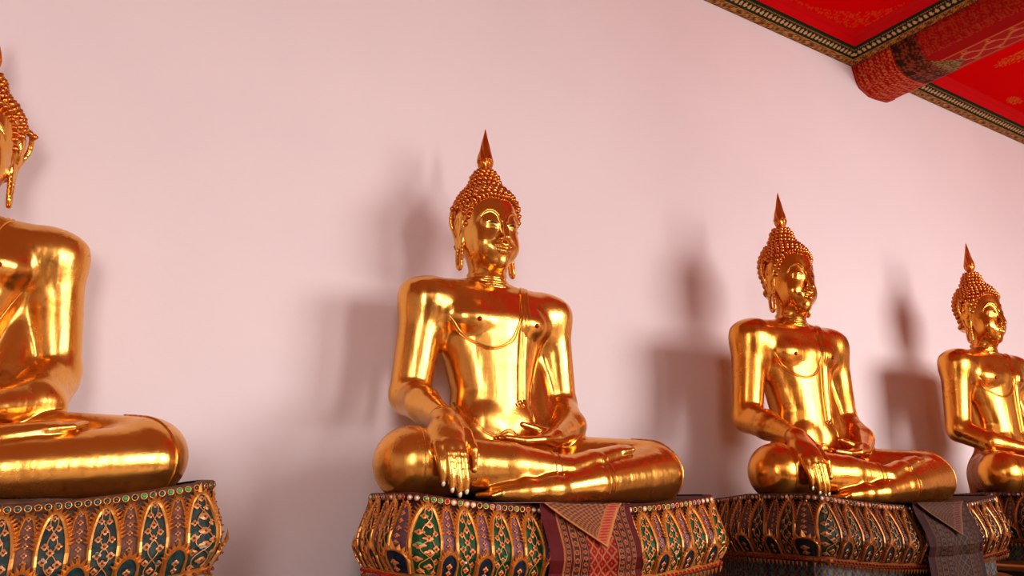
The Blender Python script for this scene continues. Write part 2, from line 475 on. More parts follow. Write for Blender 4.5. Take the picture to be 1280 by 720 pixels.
def ring_on(f, c, ax, r0, r=.003, n=110):
    """hem line round a limb: walk outwards from the limb's axis to the surface; one mesh per visible run"""
    c = np.array(c, float); ax = np.array(ax, float); ax /= np.linalg.norm(ax)
    u = np.cross(ax, (0, 0, 1)); u /= np.linalg.norm(u); v = np.cross(ax, u)
    a = np.linspace(0, 2 * math.pi, n, endpoint=False)
    dr = np.cos(a)[:, None] * u + np.sin(a)[:, None] * v
    t = np.zeros(n); done = np.zeros(n, bool)
    for _ in range(120):
        d = f.sample(c + dr * t[:, None]); done |= d > 0; t = np.where(done, t, t + .0015)
    P = c + dr * t[:, None]; keep = (t < r0) & (P[:, 2] > .004)
    st = next((i for i in range(n) if not keep[i]), None); out = []
    if st is None:
        m = MB(); m.tube(P, r, 0, 6, closed=True); return [m]
    run = []
    for i in list(range(st, n)) + list(range(st + 1)):
        if keep[i] and (not run or np.linalg.norm(P[i] - run[-1]) < .03): run.append(P[i])
        else:
            if len(run) > 8: m = MB(); m.tube(run, r, 0, 6); out.append(m)
            run = [P[i]] if keep[i] else []
    if len(run) > 8: m = MB(); m.tube(run, r, 0, 6); out.append(m)
    return out

def curl_proto():
    V = [(0, 0, 1.05)]; F = []; n = 8
    rings = [(.42, .80), (.80, .42), (1.0, 0.0), (1.0, -.5)]
    for j, (r, z) in enumerate(rings):
        for k in range(n):
            a = 2 * math.pi * (k + .5 * j) / n
            V.append((r * math.cos(a), r * math.sin(a), z))
    for k in range(n): F.append((0, 1 + k, 1 + (k + 1) % n))
    for j in range(len(rings) - 1):
        for k in range(n):
            F.append((1 + j * n + k, 1 + (j + 1) * n + k, 1 + (j + 1) * n + (k + 1) % n, 1 + j * n + (k + 1) % n))
    return np.array(V), F
CURL = curl_proto()

def hair_mesh(f, hz):
    mb = MB(); pts = []
    # rows of curls over the skull, by latitude
    C = np.array((0, -.008, .985)); sp = .0196
    for row in range(0, 15):
        el = 90 - row * 9.6 - 14
        rr = .118 * math.cos(R(el)) if el > 0 else .115
        n = max(6, int(2 * math.pi * rr / sp))
        for k in range(n):
            a = 2 * math.pi * (k + .5 * (row % 2)) / n
            pts.append((math.sin(a) * math.cos(R(el)), -math.cos(a) * math.cos(R(el)), math.sin(R(el))))
    D = np.array(pts); O = C + D * .24
    H, ok = f.hit(O, -D, far=.2, n=150)
    ph = np.degrees(np.arctan2(np.abs(H[:, 0]), -H[:, 1] - .008))
    keep = ok & (H[:, 2] > hz(ph) + .003) & (H[:, 2] < 1.128)
    ear = (np.abs(H[:, 0]) > .094) & (H[:, 2] < 1.004) & (H[:, 1] < .030) & (H[:, 1] > -.042)
    keep &= ~ear
    H = H[keep]
    # a bordering row right on the hairline
    a = np.concatenate([np.arange(-70, 71, 7.0)])
    B = []
    for q in a:
        z = hz(abs(q)) + .006
        B.append((math.sin(R(q)) * .2, -math.cos(R(q)) * .2 - .008, z, -math.sin(R(q)), math.cos(R(q))))
    B = np.array(B); Hb, okb = f.hit(B[:, :3], np.stack([B[:, 3], B[:, 4], 0 * B[:, 3]], 1), far=.19, n=150)
    d = np.linalg.norm(H[:, None] - Hb[None], axis=2).min(1)
    H = np.concatenate([H[d > .0115], Hb[okb]])
    # topknot rows
    T = []
    for j, (z, r) in enumerate(((1.112, .070), (1.131, .058), (1.150, .052), (1.168, .041))):
        n = int(2 * math.pi * r / .0195)
        for k in range(n):
            a = 2 * math.pi * (k + .5 * (j % 2)) / n
            T.append((.12 * math.sin(a), .12 * -math.cos(a) + .002, z, -math.sin(a), math.cos(a)))
    T = np.array(T); Ht, okt = f.hit(T[:, :3], np.stack([T[:, 3], T[:, 4], 0 * T[:, 3]], 1), far=.12, n=120)
    H2 = H[H[:, 2] < 1.098]
    P = np.concatenate([H2, Ht[okt]])
    N = f.grad(P, .008)
    N[:, 2] += .12; N /= np.linalg.norm(N, axis=1)[:, None]
    for p, nn in zip(P, N):
        u = np.cross(nn, (0, 0, 1.)); u /= np.linalg.norm(u) + 1e-9; v = np.cross(nn, u)
        s = .0109 * random.uniform(.93, 1.07)
        V = CURL[0] * s * np.array((1, 1, 1.12))
        mb.add(p + V[:, :1] * u - V[:, 1:2] * v + V[:, 2:] * nn - nn * .001, CURL[1], 0)
    return mb

def flame_mesh():
    """ribbed flame finial with curled tongues at its foot"""
    mb = MB(); n = 40; rows = 46; V = []; F = []
    for j in range(rows):
        t = j / (rows - 1); z = 1.182 + t * .168
        r = np.interp(t, [0, .06, .14, .24, .34, .5, .7, .87, 1], [.016, .024, .0300, .0300, .0270, .0200, .0122, .0058, .0008])
        for k in range(n):
            a = 2 * math.pi * k / n
            g = abs(math.sin(3.5 * (a + 2.2 * t))) ** .7
            rr = r * (.80 + .24 * g)
            V.append((rr * math.sin(a), .002 - rr * math.cos(a) * .92, z))
    for j in range(rows - 1):
        for k in range(n):
            F.append((j * n + k, j * n + (k + 1) % n, (j + 1) * n + (k + 1) % n, (j + 1) * n + k))
    F.append(tuple(range(n))[::-1])
    mb.add(V, F)
    for k in range(7):
        a = 2 * math.pi * k / 7
        P = []
        for i in range(22):
            q = i / 21; th = q * 4.6
            rr = .0105 * (1 - q * .75)
            P.append(((.0290) * math.sin(a + .30 * math.cos(th) * rr / .0105), .002 - .0290 * math.cos(a + .30 * math.cos(th) * rr / .0105), 1.213 + rr * math.sin(th)))
        mb.tube(P, .0019, 0, 6)
        P = [((.029 - .018 * q) * math.sin(a + .45 - .35 * q), .002 - (.029 - .018 * q) * math.cos(a + .45 - .35 * q), 1.215 + .085 * q) for q in np.linspace(0, 1, 14)]
        mb.tube(P, np.linspace(.0028, .0008, 14), 0, 6)
    return mb

def almond(f, cx, s):
    """inlaid eye: white sliver with a dark pupil under the lid"""
    mb = MB()
    n = 25; top = []; bot = []
    for i in range(n):
        t = i / (n - 1); x = cx + s * (-.0175 + .036 * t)
        zc = .9345 + .0035 * math.sin(math.pi * t) + .004 * t
        w = .0019 * math.sin(math.pi * t) ** .8
        top.append((x, zc + w * .75)); bot.append((x, zc - w))
    for m, (a, b, zo) in enumerate(((0, n - 1, 0), (int(n * .26), int(n * .74), .0006))):
        V = []
        for i in range(a, b + 1):
            for k in range(4):
                q = k / 3
                V.append((top[i][0], -.25, top[i][1] * (1 - q) + bot[i][1] * q))
        H, ok = f.hit(np.array(V), (0, 1, 0), far=.25, n=200)
        H[:, 1] -= .0006 + zo
        F = []
        for i in range(b - a):
            for k in range(3):
                F.append((i * 4 + k, i * 4 + k + 1, (i + 1) * 4 + k + 1, (i + 1) * 4 + k) if s > 0 else (i * 4 + k, (i + 1) * 4 + k, (i + 1) * 4 + k + 1, i * 4 + k + 1))
        mb.add(H, F, m)
    # dark lash line
    P = np.array([(x, -.25, z + .0004) for x, z in top]); H, ok = f.hit(P, (0, 1, 0), far=.25, n=200)
    H[:, 1] -= .0006; mb.tube(H, .0009, 1, 5)
    return mb

def sash_mesh(f):
    """narrow folded robe end lying over the left shoulder and down the chest"""
    mb = MB()
    C = np.array([(.118, .748), (.098, .715), (.082, .66), (.072, .60), (.064, .52), (.058, .44), (.056, .37), (.054, .325)])
    t = np.linspace(0, 1, len(C)); n = 90; tt = np.linspace(0, 1, n)
    cx = smooth1(tt, t, C[:, 0]); cz = smooth1(tt, t, C[:, 1]); m = 13
    U = np.linspace(-1, 1, m); w = .0175
    O = np.array([(cx[i] + w * u, -.30, cz[i] + (0 if i < n - 6 else (-.006 * math.cos(u * 6)) * (i - n + 7) / 6)) for i in range(n) for u in U])
    H, ok = f.trunk.hit(O, (0, 1, 0), far=.45, n=260)
    G = f.trunk.grad(H, .01)
    prof = 1.7 * np.array([.0005, .0045, .005, .003, .0028, .0045, .0052, .0045, .0028, .003, .005, .0045, .0005])
    H = H + G * np.tile(prof, n)[:, None]
    F = [(i * m + k, i * m + k + 1, (i + 1) * m + k + 1, (i + 1) * m + k) for i in range(n - 1) for k in range(m - 1)]
    mb.add(H, F)
    # curled tip
    for s in (-1, 1):
        P = []
        for i in range(16):
            th = i / 15 * 5; rr = .012 * (1 - i / 15 * .7)
            P.append((.054 + s * (.012 + rr * math.cos(th) * .8), -.30, .318 - rr * math.sin(th)))
        H, ok = f.hit(np.array(P), (0, 1, 0), far=.45, n=200); H[:, 1] -= .002
        mb.tube(H, .0032, 0, 6)
    return mb

def uv_sphere(mb, c, r, m=0, seg=10, rings=6, rot=None):
    V = []; F = []
    for j in range(rings + 1):
        a = math.pi * j / rings
        for k in range(seg):
            b = 2 * math.pi * k / seg
            v = np.array((math.sin(a) * math.cos(b) * r[0], math.sin(a) * math.sin(b) * r[1], math.cos(a) * r[2]))
            if rot is not None: v = rot @ v
            V.append(v + c)
    for j in range(rings):
        for k in range(seg):
            F.append((j * seg + k, (j + 1) * seg + k, (j + 1) * seg + (k + 1) % seg, j * seg + (k + 1) % seg))
    mb.add(V, F, m)

M = {}
M['eye_white'] = simple('mother_of_pearl', (.42, .36, .28), .35)
M['eye_dark'] = simple('black_lacquer', (.012, .008, .01), .2)
M['copper'] = simple('copper_stud', (.36, .035, .015), .35, .8)
M['nail'] = simple('pearl_nail', (.85, .72, .52), .3, .3)

def make_statue_parts(q, pose, ear=0.):
    f, hz = build_body(q, pose, ear)
    V, F = f.mesh()
    P = {}
    P['body'] = mesh_from('statue_body', V, F)
    P['hair_curls'] = hair_mesh(f, hz).build('hair_curls', [])
    P['flame_finial'] = flame_mesh().build('flame_finial', [])
    P['eye'] = [almond(f, s * .036, s).build('eye', [M['eye_white'], M['eye_dark']]) for s in (-1, 1)]
    P['shoulder_sash'] = sash_mesh(f).build('shoulder_sash', [])
    mb = MB()
    for d in (0, .007):
        tube_on(f, [(-.200, .600 - d), (-.165, .555 - d), (-.12, .520 - d), (-.07, .500 - d), (-.015, .508 - d), (.025 + d, .54 - d), (.048 + d, .59), (.062 + d, .65), (.085, .715)], .0036, mb)
    tube_on(f, [(.215, .60), (.180, .54), (.150, .48), (.118, .40), (.104, .33), (.110, .27), (.122, .22)], .0042, mb)
    P['robe_edge'] = mb.build('robe_edge', [])
    mb = MB()
    for d in (0, .008):
        tube_on(f, [(-.150, .325 - d), (-.135, .290 - d), (-.115, .250 - d), (-.085, .222 - d), (-.045, .210 - d), (-.012, .226 - d), (.012, .226 - d), (.045, .210 - d), (.080, .220 - d), (.105, .250 - d)], .0034, mb)
    P['waist_hem'] = mb.build('waist_hem', [])
    P['leg_hem'] = []
    for c, ax, r0 in (((-.428, -.335, .105), (1, -.22, 0), .13), ((-.03, -.412, .090), (1, -.13, 0), .07), ((-.01, -.415, .090), (1, -.13, 0), .07),
                      ((.13, -.423, .058), (1, .27, 0), .085), ((.155, -.415, .060), (1, .27, 0), .085), ((.455, -.33, .09), (1, .75, 0), .14)):
        P['leg_hem'] += [m.build('leg_hem', []) for m in ring_on(f, c, ax, r0, .0026)[:1 if r0 > .1 else 2]]
    P['nipple'] = []
    for x in (-.108, .118):
        H, ok = f.hit(np.array([(x, -.3, .588)]), (0, 1, 0)); mb = MB()
        uv_sphere(mb, H[0], (.0085, .0075, .0085)); P['nipple'].append(mb.build('nipple', []))
    P['fingernail'] = []
    if pose == 'touch':
        for x, y, z in ((-.410, -.457, .050), (-.388, -.468, .034), (-.366, -.472, .022), (-.344, -.470, .030)):
            mb = MB(); uv_sphere(mb, np.array((x, y, z)), (.0068, .006, .0105)); P['fingernail'].append(mb.build('fingernail', []))
    for k in P:
        for me in (P[k] if isinstance(P[k], list) else [P[k]]): face_warp(me)
    return P

def face_warp(me):
    n = len(me.vertices); v = np.empty(n * 3, np.float32); me.vertices.foreach_get('co', v); v = v.reshape(-1, 3)
    v[:, 2] = np.interp(v[:, 2], [-1, .70, .765, .80, .864, .897, .945, 1.0, 9], [-1, .70, .746, .774, .8465, .878, .9415, 1.0, 9])
    me.vertices.foreach_set('co', v.ravel()); me.update()

def warp(me, hx=0., sn=1., sp=1., ys=1., xs=1., tp=1.):
    n = len(me.vertices); v = np.empty(n * 3, np.float32); me.vertices.foreach_get('co', v); v = v.reshape(-1, 3)
    x, y, z = v[:, 0].copy(), v[:, 1], v[:, 2]
    sm = lambda t: np.clip(t, 0, 1) ** 2 * (3 - 2 * np.clip(t, 0, 1))
    wl = sm((.33 - z) / .15); wt = (1 - wl) * sm((.80 - z) / .08)
    sc = np.where(x < 0, sn, sp)
    v[:, 0] = x * xs * (1 + (sc - 1) * wl) * np.where(x > 0, 1 + (tp - 1) * wt, 1) + hx * sm((z - .66) / .16)
    v[:, 1] = y * ys
    me.vertices.foreach_set('co', v.ravel()); me.update()

def place_statue(P, gold, hairgold, name, label, loc, scale, rotz=0, group='gilded seated statues along the wall', wp={}):
    t = thing(name, label, 'statue', group, loc, rotz, scale)
    def put(nm, me, mat=None):
        if mat is not None:
            me = me if len(me.materials) == 0 else me.copy()
            me.materials.clear(); me.materials.append(mat)
        return link(nm, me, t)
    def cp(nm, me, mat):
        me = me.copy(); warp(me, **wp); put(nm, me, mat)
    cp('body', P['body'], gold); cp('hair_curls', P['hair_curls'], hairgold); cp('flame_finial', P['flame_finial'], hairgold)
    for e in P['eye']:
        e = e.copy(); warp(e, **wp); link('eye', e, t)
    cp('shoulder_sash', P['shoulder_sash'], gold); cp('robe_edge', P['robe_edge'], gold); cp('waist_hem', P['waist_hem'], gold)
    for e in P['leg_hem']: cp('leg_hem', e, gold)
    for e in P['nipple']: cp('nipple', e, M['copper'])
    for e in P['fingernail']: cp('fingernail', e, M['nail'])
    return t
# ==== SCENE
def world(lat, D, z=0.):
    return (lat * math.cos(TH) + D * math.sin(TH), D * math.cos(TH) - lat * math.sin(TH), EYE + z)
WY = 2.66
HB = 2.575                                     # cornice underside above eye
def tilt(x): return -.0236 * (x - 3.2)

# ---- materials of the room
def wall_mat():
    m, n, l, b = nt('plaster_wall')
    tc = n.new('ShaderNodeTexCoord')
    t1 = node(n, 'ShaderNodeTexNoise', Scale=1.1, Detail=4.0); t2 = node(n, 'ShaderNodeTexNoise', Scale=60.0, Detail=4.0)
    l.new(tc.outputs['Object'], t1.inputs[0]); l.new(tc.outputs['Object'], t2.inputs[0])
    r = ramp(n, [(.3, WALL_A), (.7, WALL_B)]); l.new(t1.outputs['Fac'], r.inputs['Fac'])
    l.new(r.outputs[0], b.inputs['Base Color']); b.inputs['Roughness'].default_value = .85
    b.inputs['Specular IOR Level'].default_value = .15
    bp = node(n, 'ShaderNodeBump', Strength=.04, Distance=.01)
    l.new(t2.outputs['Fac'], bp.inputs['Height']); l.new(bp.outputs[0], b.inputs['Normal'])
    return m
WALL_A = (.78, .70, .715); WALL_B = (.82, .74, .75)
M['wall'] = wall_mat()
M['ceil'] = attr_mat('painted_red_ceiling', .8, 0, .0, .02)
M['trim'] = attr_mat('painted_gilt_trim', .5, .1, .3, .15, nscale=200)
M['floor'] = simple('polished_stone_floor', (.27, .15, .10), .4, 0, .25, 3)
M['column'] = simple('white_column', (.72, .66, .60), .7, 0, .05, 5)

def quad_room(name, V, F, mat): return link(name, mesh_from(name, V, F, [mat], None, False), kind='structure')
X0, X1, Y0 = -4.5, 11.0, -2.2
quad_room('wall_back', [(X0, WY, 0), (X1, WY, 0), (X1, WY, 4.6), (X0, WY, 4.6), (X0, WY + .2, 0), (X1, WY + .2, 0), (X1, WY + .2, 4.6), (X0, WY + .2, 4.6)],
          [(0, 1, 2, 3), (5, 4, 7, 6), (3, 2, 6, 7), (0, 4, 5, 1), (0, 3, 7, 4), (1, 5, 6, 2)], M['wall'])
mb = MB(); mb.box(((X0 + X1) / 2, (WY + .2 - 4.5) / 2, -.05), (X1 - X0, WY + .2 + 4.5, .1)); link('floor', mb.build('floor', [M['floor']], False), kind='structure')

for nm, x in (('blocking_wall_left', X0), ('blocking_wall_right', X1 + .2)):  # unseen end walls, added to shut the sky out of the reflections
    mb = MB(); mb.box((x - .1, (WY - 2.3) / 2, 2.3), (.2, WY + 2.3, 4.6)); link(nm, mb.build(nm, [M['wall']], False), kind='structure')
# ---- ceiling with painted gold medallions
RED = np.array((.72, .0003, .002)); RED2 = np.array((.52, .001, .004)); GOLDP = np.array((.62, .17, .03))
gx = np.array(steps([X0, (2.6, .5), (6.8, .009), (X1, .5)])); gy = np.array(steps([-2.3, (1.0, .4), (WY - .10, .009), (WY, .05)]))
GX, GY = np.meshgrid(gx, gy, indexing='ij')
col = np.tile(RED, (GX.size, 1)).reshape(*GX.shape, 3)
col[(GY < .7) | (GX < 2.2) | (GX > 7.2)] = (.50, .20, .09)     # unseen outer ceiling: averaged gilt, orange tint added to warm the statues' reflections
def lace(u, v, s=1.):
    """filigree value 0..1"""
    a = np.sin(u * 260 * s + 2 * np.sin(v * 120 * s)) * np.sin(v * 260 * s + 2 * np.sin(u * 130 * s))
    return (a > .05).astype(float)
def medal(cx, cy, rx, ry):
    dx = (GX - cx) / rx; dy = (GY - cy) / ry; r = np.hypot(dx, dy); a = np.arctan2(dy, dx)
    edge = .88 + .12 * np.cos(26 * a)
    v = (r < edge) * (.5 + .5 * np.sign(np.sin(r * 34 + 1.2 * np.sin(a * 14)) + .15))
    return v
mk_ = np.zeros_like(GX)
for cx, cy, rx, ry in ((4.86, 2.12, .065, .15), (5.38, 2.425, .075, .045), (6.1, 2.12, .065, .15), (6.7, 2.425, .075, .045), (3.2, 1.5, .065, .15), (4.86, 1.3, .065, .15), (6.1, 1.3, .065, .15)): mk_ = np.maximum(mk_, medal(cx, cy, rx, ry))
# corner spandrel of the left coffer
ux = 3.82 - GX; uy = WY - .18 - GY        # distances from the coffer's corner
sp_ = (ux > 0) * (uy > 0) * (np.sqrt(np.maximum(ux, 0) / .75) + np.sqrt(np.maximum(uy, 0) / .42) < 1.0) * (ux + uy > .07)
mk_ = np.maximum(mk_, sp_ * lace(GX, GY, .6) * .45)
col = col * (1 - mk_[..., None] * .85) + GOLDP * mk_[..., None] * .85
nx_, ny_ = GX.shape
idx = np.arange(nx_ * ny_).reshape(nx_, ny_)
Fq = np.stack([idx[:-1, :-1], idx[:-1, 1:], idx[1:, 1:], idx[1:, :-1]], -1).reshape(-1, 4)
Vq = np.stack([GX, GY, EYE + HB + .075 + tilt(GX)], -1).reshape(-1, 3)
link('ceiling', mesh_from('ceiling', Vq, Fq, [M['ceil']], None, False, col.reshape(-1, 3)), kind='structure')

GOLD_C = np.array((.50, .27, .07)); GRN = np.array((.018, .030, .012)); BRN = np.array((.16, .05, .015))
def cornice_profile():
    """(offset from edge, height over HB, band, position in band)"""
    P = []
    def seg(o0, z0, o1, z1, n, b):
        for i in range(n + 1): P.append((o0 + (o1 - o0) * i / n, z0 + (z1 - z0) * i / n, b, i / n))
    seg(0, -.002, .004, -.004, 1, 'line')
    seg(.004, -.004, .050, .0, 8, 'lace')
    seg(.050, .0, .054, .0, 1, 'gold')
    seg(.054, .0, .062, .008, 2, 'green')
    seg(.062, .010, .088, .020, 8, 'teeth')
    seg(.088, .020, .104, .028, 6, 'dots')
    seg(.104, .030, .114, .034, 2, 'green')
    seg(.114, .036, .150, .062, 6, 'red')
    seg(.150, .062, .185, .080, 4, 'red')
    return P
def cornice(name, A, B, side, step=.006):
    """strip from A to B (xy); the profile grows towards the left-hand normal * side"""
    A = np.array(A, float); B = np.array(B, float); L = np.linalg.norm(B - A); T = (B - A) / L
    N = np.array((-T[1], T[0])) * side; n = int(L / step); u = np.linspace(0, L, n + 1)
    P = cornice_profile(); m = len(P); V = np.zeros((n + 1, m, 3)); C = np.zeros((n + 1, m, 3))
    for j, (o, z, b, q) in enumerate(P):
        xy = A + u[:, None] * T + N * o
        V[:, j, :2] = xy; V[:, j, 2] = EYE + HB + z + tilt(xy[:, 0])
        if b == 'lace':
            a = np.sin(u * 2 * math.pi / .043 + 2.6 * math.sin(q * 6.3)) * np.sin(u * 2 * math.pi / .0221 - q * 9 + 2 * np.sin(u * 31)) + .5 * np.sin(u * 2 * math.pi / .1) * math.cos(q * 6.3)
            k = np.clip(a * 2.2 + .35, 0, 1)[:, None]; c = BRN * (1 - k) + GOLD_C * 1.1 * k
        elif b == 'gold': c = GOLD_C[None]
        elif b == 'line': c = BRN[None] * .3
        elif b == 'green': c = GRN[None]
        elif b == 'teeth':
            ph = (u / .032) % 1; w = .36 * (1 - abs(q - .35) * .9) if q < .8 else .12
            k = (np.abs(ph - .5) < w)[:, None] * 1.; c = GRN * (1 - k) + np.array((.62, .40, .19)) * k
        elif b == 'dots':
            ph = (u / .013) % 1; k = ((ph - .5) ** 2 + ((q - .5) * .8) ** 2 < .07)[:, None] * 1.
            c = GRN * (1 - k) + GOLD_C * .8 * k
        else: c = RED2[None] * (1.15 if q < 1 else 1)
        C[:, j] = c
    idx = np.arange((n + 1) * m).reshape(n + 1, m)
    F = np.stack([idx[:-1, :-1], idx[1:, :-1], idx[1:, 1:], idx[:-1, 1:]], -1).reshape(-1, 4)
    if side > 0: F = F[:, ::-1]
    return link(name, mesh_from(name, V.reshape(-1, 3), F, [M['trim']], None, False, C.reshape(-1, 3)), kind='structure')
BX0, BX1 = 4.00, 4.44
cornice('trim_1', (X0 + .5, WY), (BX0, WY), -1)
cornice('trim_2', (BX1, WY), (X1 - .5, WY), -1)
cornice('trim_3', (BX0, WY), (BX0, -2.2), -1)
cornice('trim_4', (BX1, WY), (BX1, -2.2), 1)

# ---- painted ceiling beam
def beam():
    t = thing('ceiling_beam', 'red beam with gold scale and scroll painting jutting from the wall under the red ceiling', 'beam', None, (4.22, WY, EYE + HB))
    prof = [(-.22, .06), (-.215, -.02), (-.19, -.10), (-.17, -.128), (-.09, -.160), (-.02, -.160), (.09, -.15), (.17, -.11), (.215, -.02), (.22, .06)]
    # resample the section
    P = np.array(prof); s = np.concatenate([[0], np.cumsum(np.linalg.norm(np.diff(P, axis=0), axis=1))]); ns = 90
    ss = np.linspace(0, s[-1], ns); PX = np.interp(ss, s, P[:, 0]); PZ = np.interp(ss, s, P[:, 1]) 
    L = 4.85; yy = np.array(steps([0, (1.4, .006), (L, .05)])); S, Yv = np.meshgrid(ss, yy, indexing='ij')
    V = np.stack([np.broadcast_to(PX[:, None], S.shape), -Yv, np.broadcast_to(PZ[:, None], S.shape) + tilt(4.22)], -1)
    base = np.array((.40, .006, .004)); c = np.tile(base, (S.size, 1)).reshape(*S.shape, 3)
    gold = np.array((.66, .24, .07))
    # scales near the wall
    row = np.floor(Yv / .020); k1 = ((((S + .5 * .026 * (row % 2)) / .026) % 1 - .5) ** 2 * 4 + (((Yv / .020) % 1) - .2) ** 2 * 2.2)
    k1 = ((k1 > .35) & (k1 < .85)) * 1.
    # dark collar
    coll = ((Yv > .26) & (Yv < .42)) * 1.
    k3 = lace(S, Yv, .55)
    # long scroll
    w = .5 * s[-1]
    mid = w + .045 * np.sin(Yv * 2 * math.pi / .26); mid2 = w - .045 * np.sin(Yv * 2 * math.pi / .26)
    scr = (np.abs(S - mid) < .008) | (np.abs(S - mid2) < .008) | (np.abs(np.abs(S - w) - .085) < .004)
    ros = (np.hypot(((Yv / .13) % 1 - .5) * .13, np.abs(S - w) - .065) < .018) & (np.sin(np.arctan2(np.abs(S - w) - .065, ((Yv / .13) % 1 - .5) * .13) * 6) > -.2)
    k2 = (scr | ros) * 1.
    k2 = np.maximum(k2, (np.abs(S - w) > .16) * lace(S, Yv, .8) * .35)
    near = (Yv < .26); far = Yv > .42
    k = np.where(near, k1 * .75, np.where(far, k2 * .7, 0))[..., None]
    c = c * (1 - k) + gold * k
    cc = (np.array((.05, .02, .008)) * (1 - k3[..., None]) + np.array((.30, .06, .02)) * k3[..., None])
    c = np.where(coll[..., None] > 0, cc, c)
    tip = ((Yv > .42) & (Yv < .56) & (np.abs(S - w) < (.56 - Yv) * .9))
    tk = lace(S, Yv, .9)[..., None]
    c = np.where(tip[..., None], np.array((.10, .05, .02)) * (1 - tk) + np.array((.42, .25, .08)) * tk, c)
    n0, n1 = S.shape; idx = np.arange(n0 * n1).reshape(n0, n1)
    F = np.stack([idx[:-1, :-1], idx[:-1, 1:], idx[1:, 1:], idx[1:, :-1]], -1).reshape(-1, 4)
    link('painted_casing', mesh_from('painted_casing', V.reshape(-1, 3), F, [M['trim2']], None, True, c.reshape(-1, 3)), t)
    mb = MB(); mb.tube([(x, -.004, z + tilt(4.22)) for x, z in zip(PX, PZ)], .006, 0, 6); link('edge_moulding', mb.build('edge_moulding', [M['redpaint']]), t)
M['trim2'] = attr_mat('painted_beam', .6, 0, .2, .12, nscale=150)
M['redpaint'] = simple('red_gloss_paint', (.40, .01, .02), .35)
beam()

mb = MB(); mb.box(((X0 + X1) / 2, -2.35, 3.95), (X1 - X0, .25, .75)); link('blocking_fascia', mb.build('blocking_fascia', [M['redpaint']], False), kind='structure')  # unseen red fascia, added to block sky light and redden reflections
# ---- columns of the open side of the cloister (behind the viewer, mirrored in the gilding)
for i, x in enumerate((-3.4, -.1, 3.2, 7.0)):
    t = thing('square_column', ['white square column of the open cloister side, behind the viewer on the far left', 'white square column of the open cloister side, behind the viewer', 'white square column of the open cloister side, right of the viewer', 'white square column of the open cloister side, farthest right'][i], 'column', 'columns of the open side', (x, -2.0, 0))
    mb = MB(); mb.box((0, 0, 2.05), (.5, .5, 4.1)); link('shaft', mb.build('shaft', [M['column']], False), t)
    mb = MB(); mb.box((0, 0, .15), (.62, .62, .3)); link('base', mb.build('base', [M['column']], False), t)

# ---- lotus pedestals
def gem_mat(name, col, rough=.12): return simple(name, col, rough, 0, spec=.9)
def pedestal_mats(k):
    """k: 0 brown-teal, 1 vivid, 2 dull"""
    gcol = [(.66, .31, .08), (.72, .34, .085), (.42, .17, .05)][k]
    g = gold_mat('relief_gold_%d' % k, gcol, tuple(c * .45 for c in gcol), .34, k, .6, .03)
    g.node_tree.nodes['Principled BSDF'].inputs['Metallic'].default_value = .75
    return [g,
            simple('field_green_%d' % k, [(.030, .050, .045), (.012, .070, .022), (.020, .026, .012)][k], .5, 0, .5, 60, spec=.25),
            simple('field_lilac_%d' % k, [(.16, .07, .05), (.17, .085, .115), (.10, .05, .04)][k], .5, 0, .3, 60, spec=.25),
            simple('red_inlay_%d' % k, [(.22, .05, .03), (.48, .02, .02), (.22, .02, .015)][k], .2),
            simple('blue_inlay_%d' % k, [(.02, .05, .05), (.015, .025, .04), (.012, .016, .02)][k], .4, 0, .5, 80, spec=.3),
            simple('white_mirror_%d' % k, [(.35, .42, .40), (.85, .82, .78), (.5, .5, .45)][k], .1),
            simple('green_mirror_%d' % k, [(.06, .20, .17), (.02, .45, .16), (.05, .20, .10)][k], .1),
            simple('pedestal_ground_%d' % k, [(.10, .045, .025), (.07, .014, .008), (.03, .008, .005)][k], .6, 0, .4, 40),
            simple('flower_gilt_%d' % k, [(.58, .28, .11), (.70, .30, .10), (.34, .15, .05)][k], .4, .35)]

class Plan:
    def __init__(s, pts, r=.012):
        P = np.array(pts, float); out = [P[0]]
        for i in range(1, len(P) - 1):
            a = P[i] + (P[i - 1] - P[i]) / np.linalg.norm(P[i - 1] - P[i]) * r
            b = P[i] + (P[i + 1] - P[i]) / np.linalg.norm(P[i + 1] - P[i]) * r
            for t in (0, .33, .67, 1): out.append((1 - t) ** 2 * a + 2 * t * (1 - t) * P[i] + t * t * b)
        out.append(P[-1]); s.P = np.array(out)
        s.s = np.concatenate([[0], np.cumsum(np.linalg.norm(np.diff(s.P, axis=0), axis=1))]); s.L = s.s[-1]
        T = np.gradient(s.P, s.s, axis=0); T /= np.linalg.norm(T, axis=1)[:, None]
        s.N = np.stack([T[:, 1], -T[:, 0]], 1)
        s.corner = []
        acc = 0
        for i in range(len(P) - 1):
            s.corner.append(acc); acc += np.linalg.norm(P[i + 1] - P[i])
        s.corner.append(acc)
        s.Praw = P
    def at(s, u):
        u = np.clip(u, 0, s.L)
        p = np.stack([np.interp(u, s.s, s.P[:, i]) for i in range(2)], -1)
        n = np.stack([np.interp(u, s.s, s.N[:, i]) for i in range(2)], -1)
        n = n / (np.linalg.norm(n, axis=-1, keepdims=True) + 1e-9)
        return p, n
PH = .180; ZT = -.012     # petal height and its top
def prof_off(z):
    v = (z - (ZT - PH)) / PH
    return np.interp(v, [-.1, 0, .12, .28, .45, .65, .85, 1.0, 1.1], [.004, .010, .024, .036, .036, .024, .010, .004, .006])

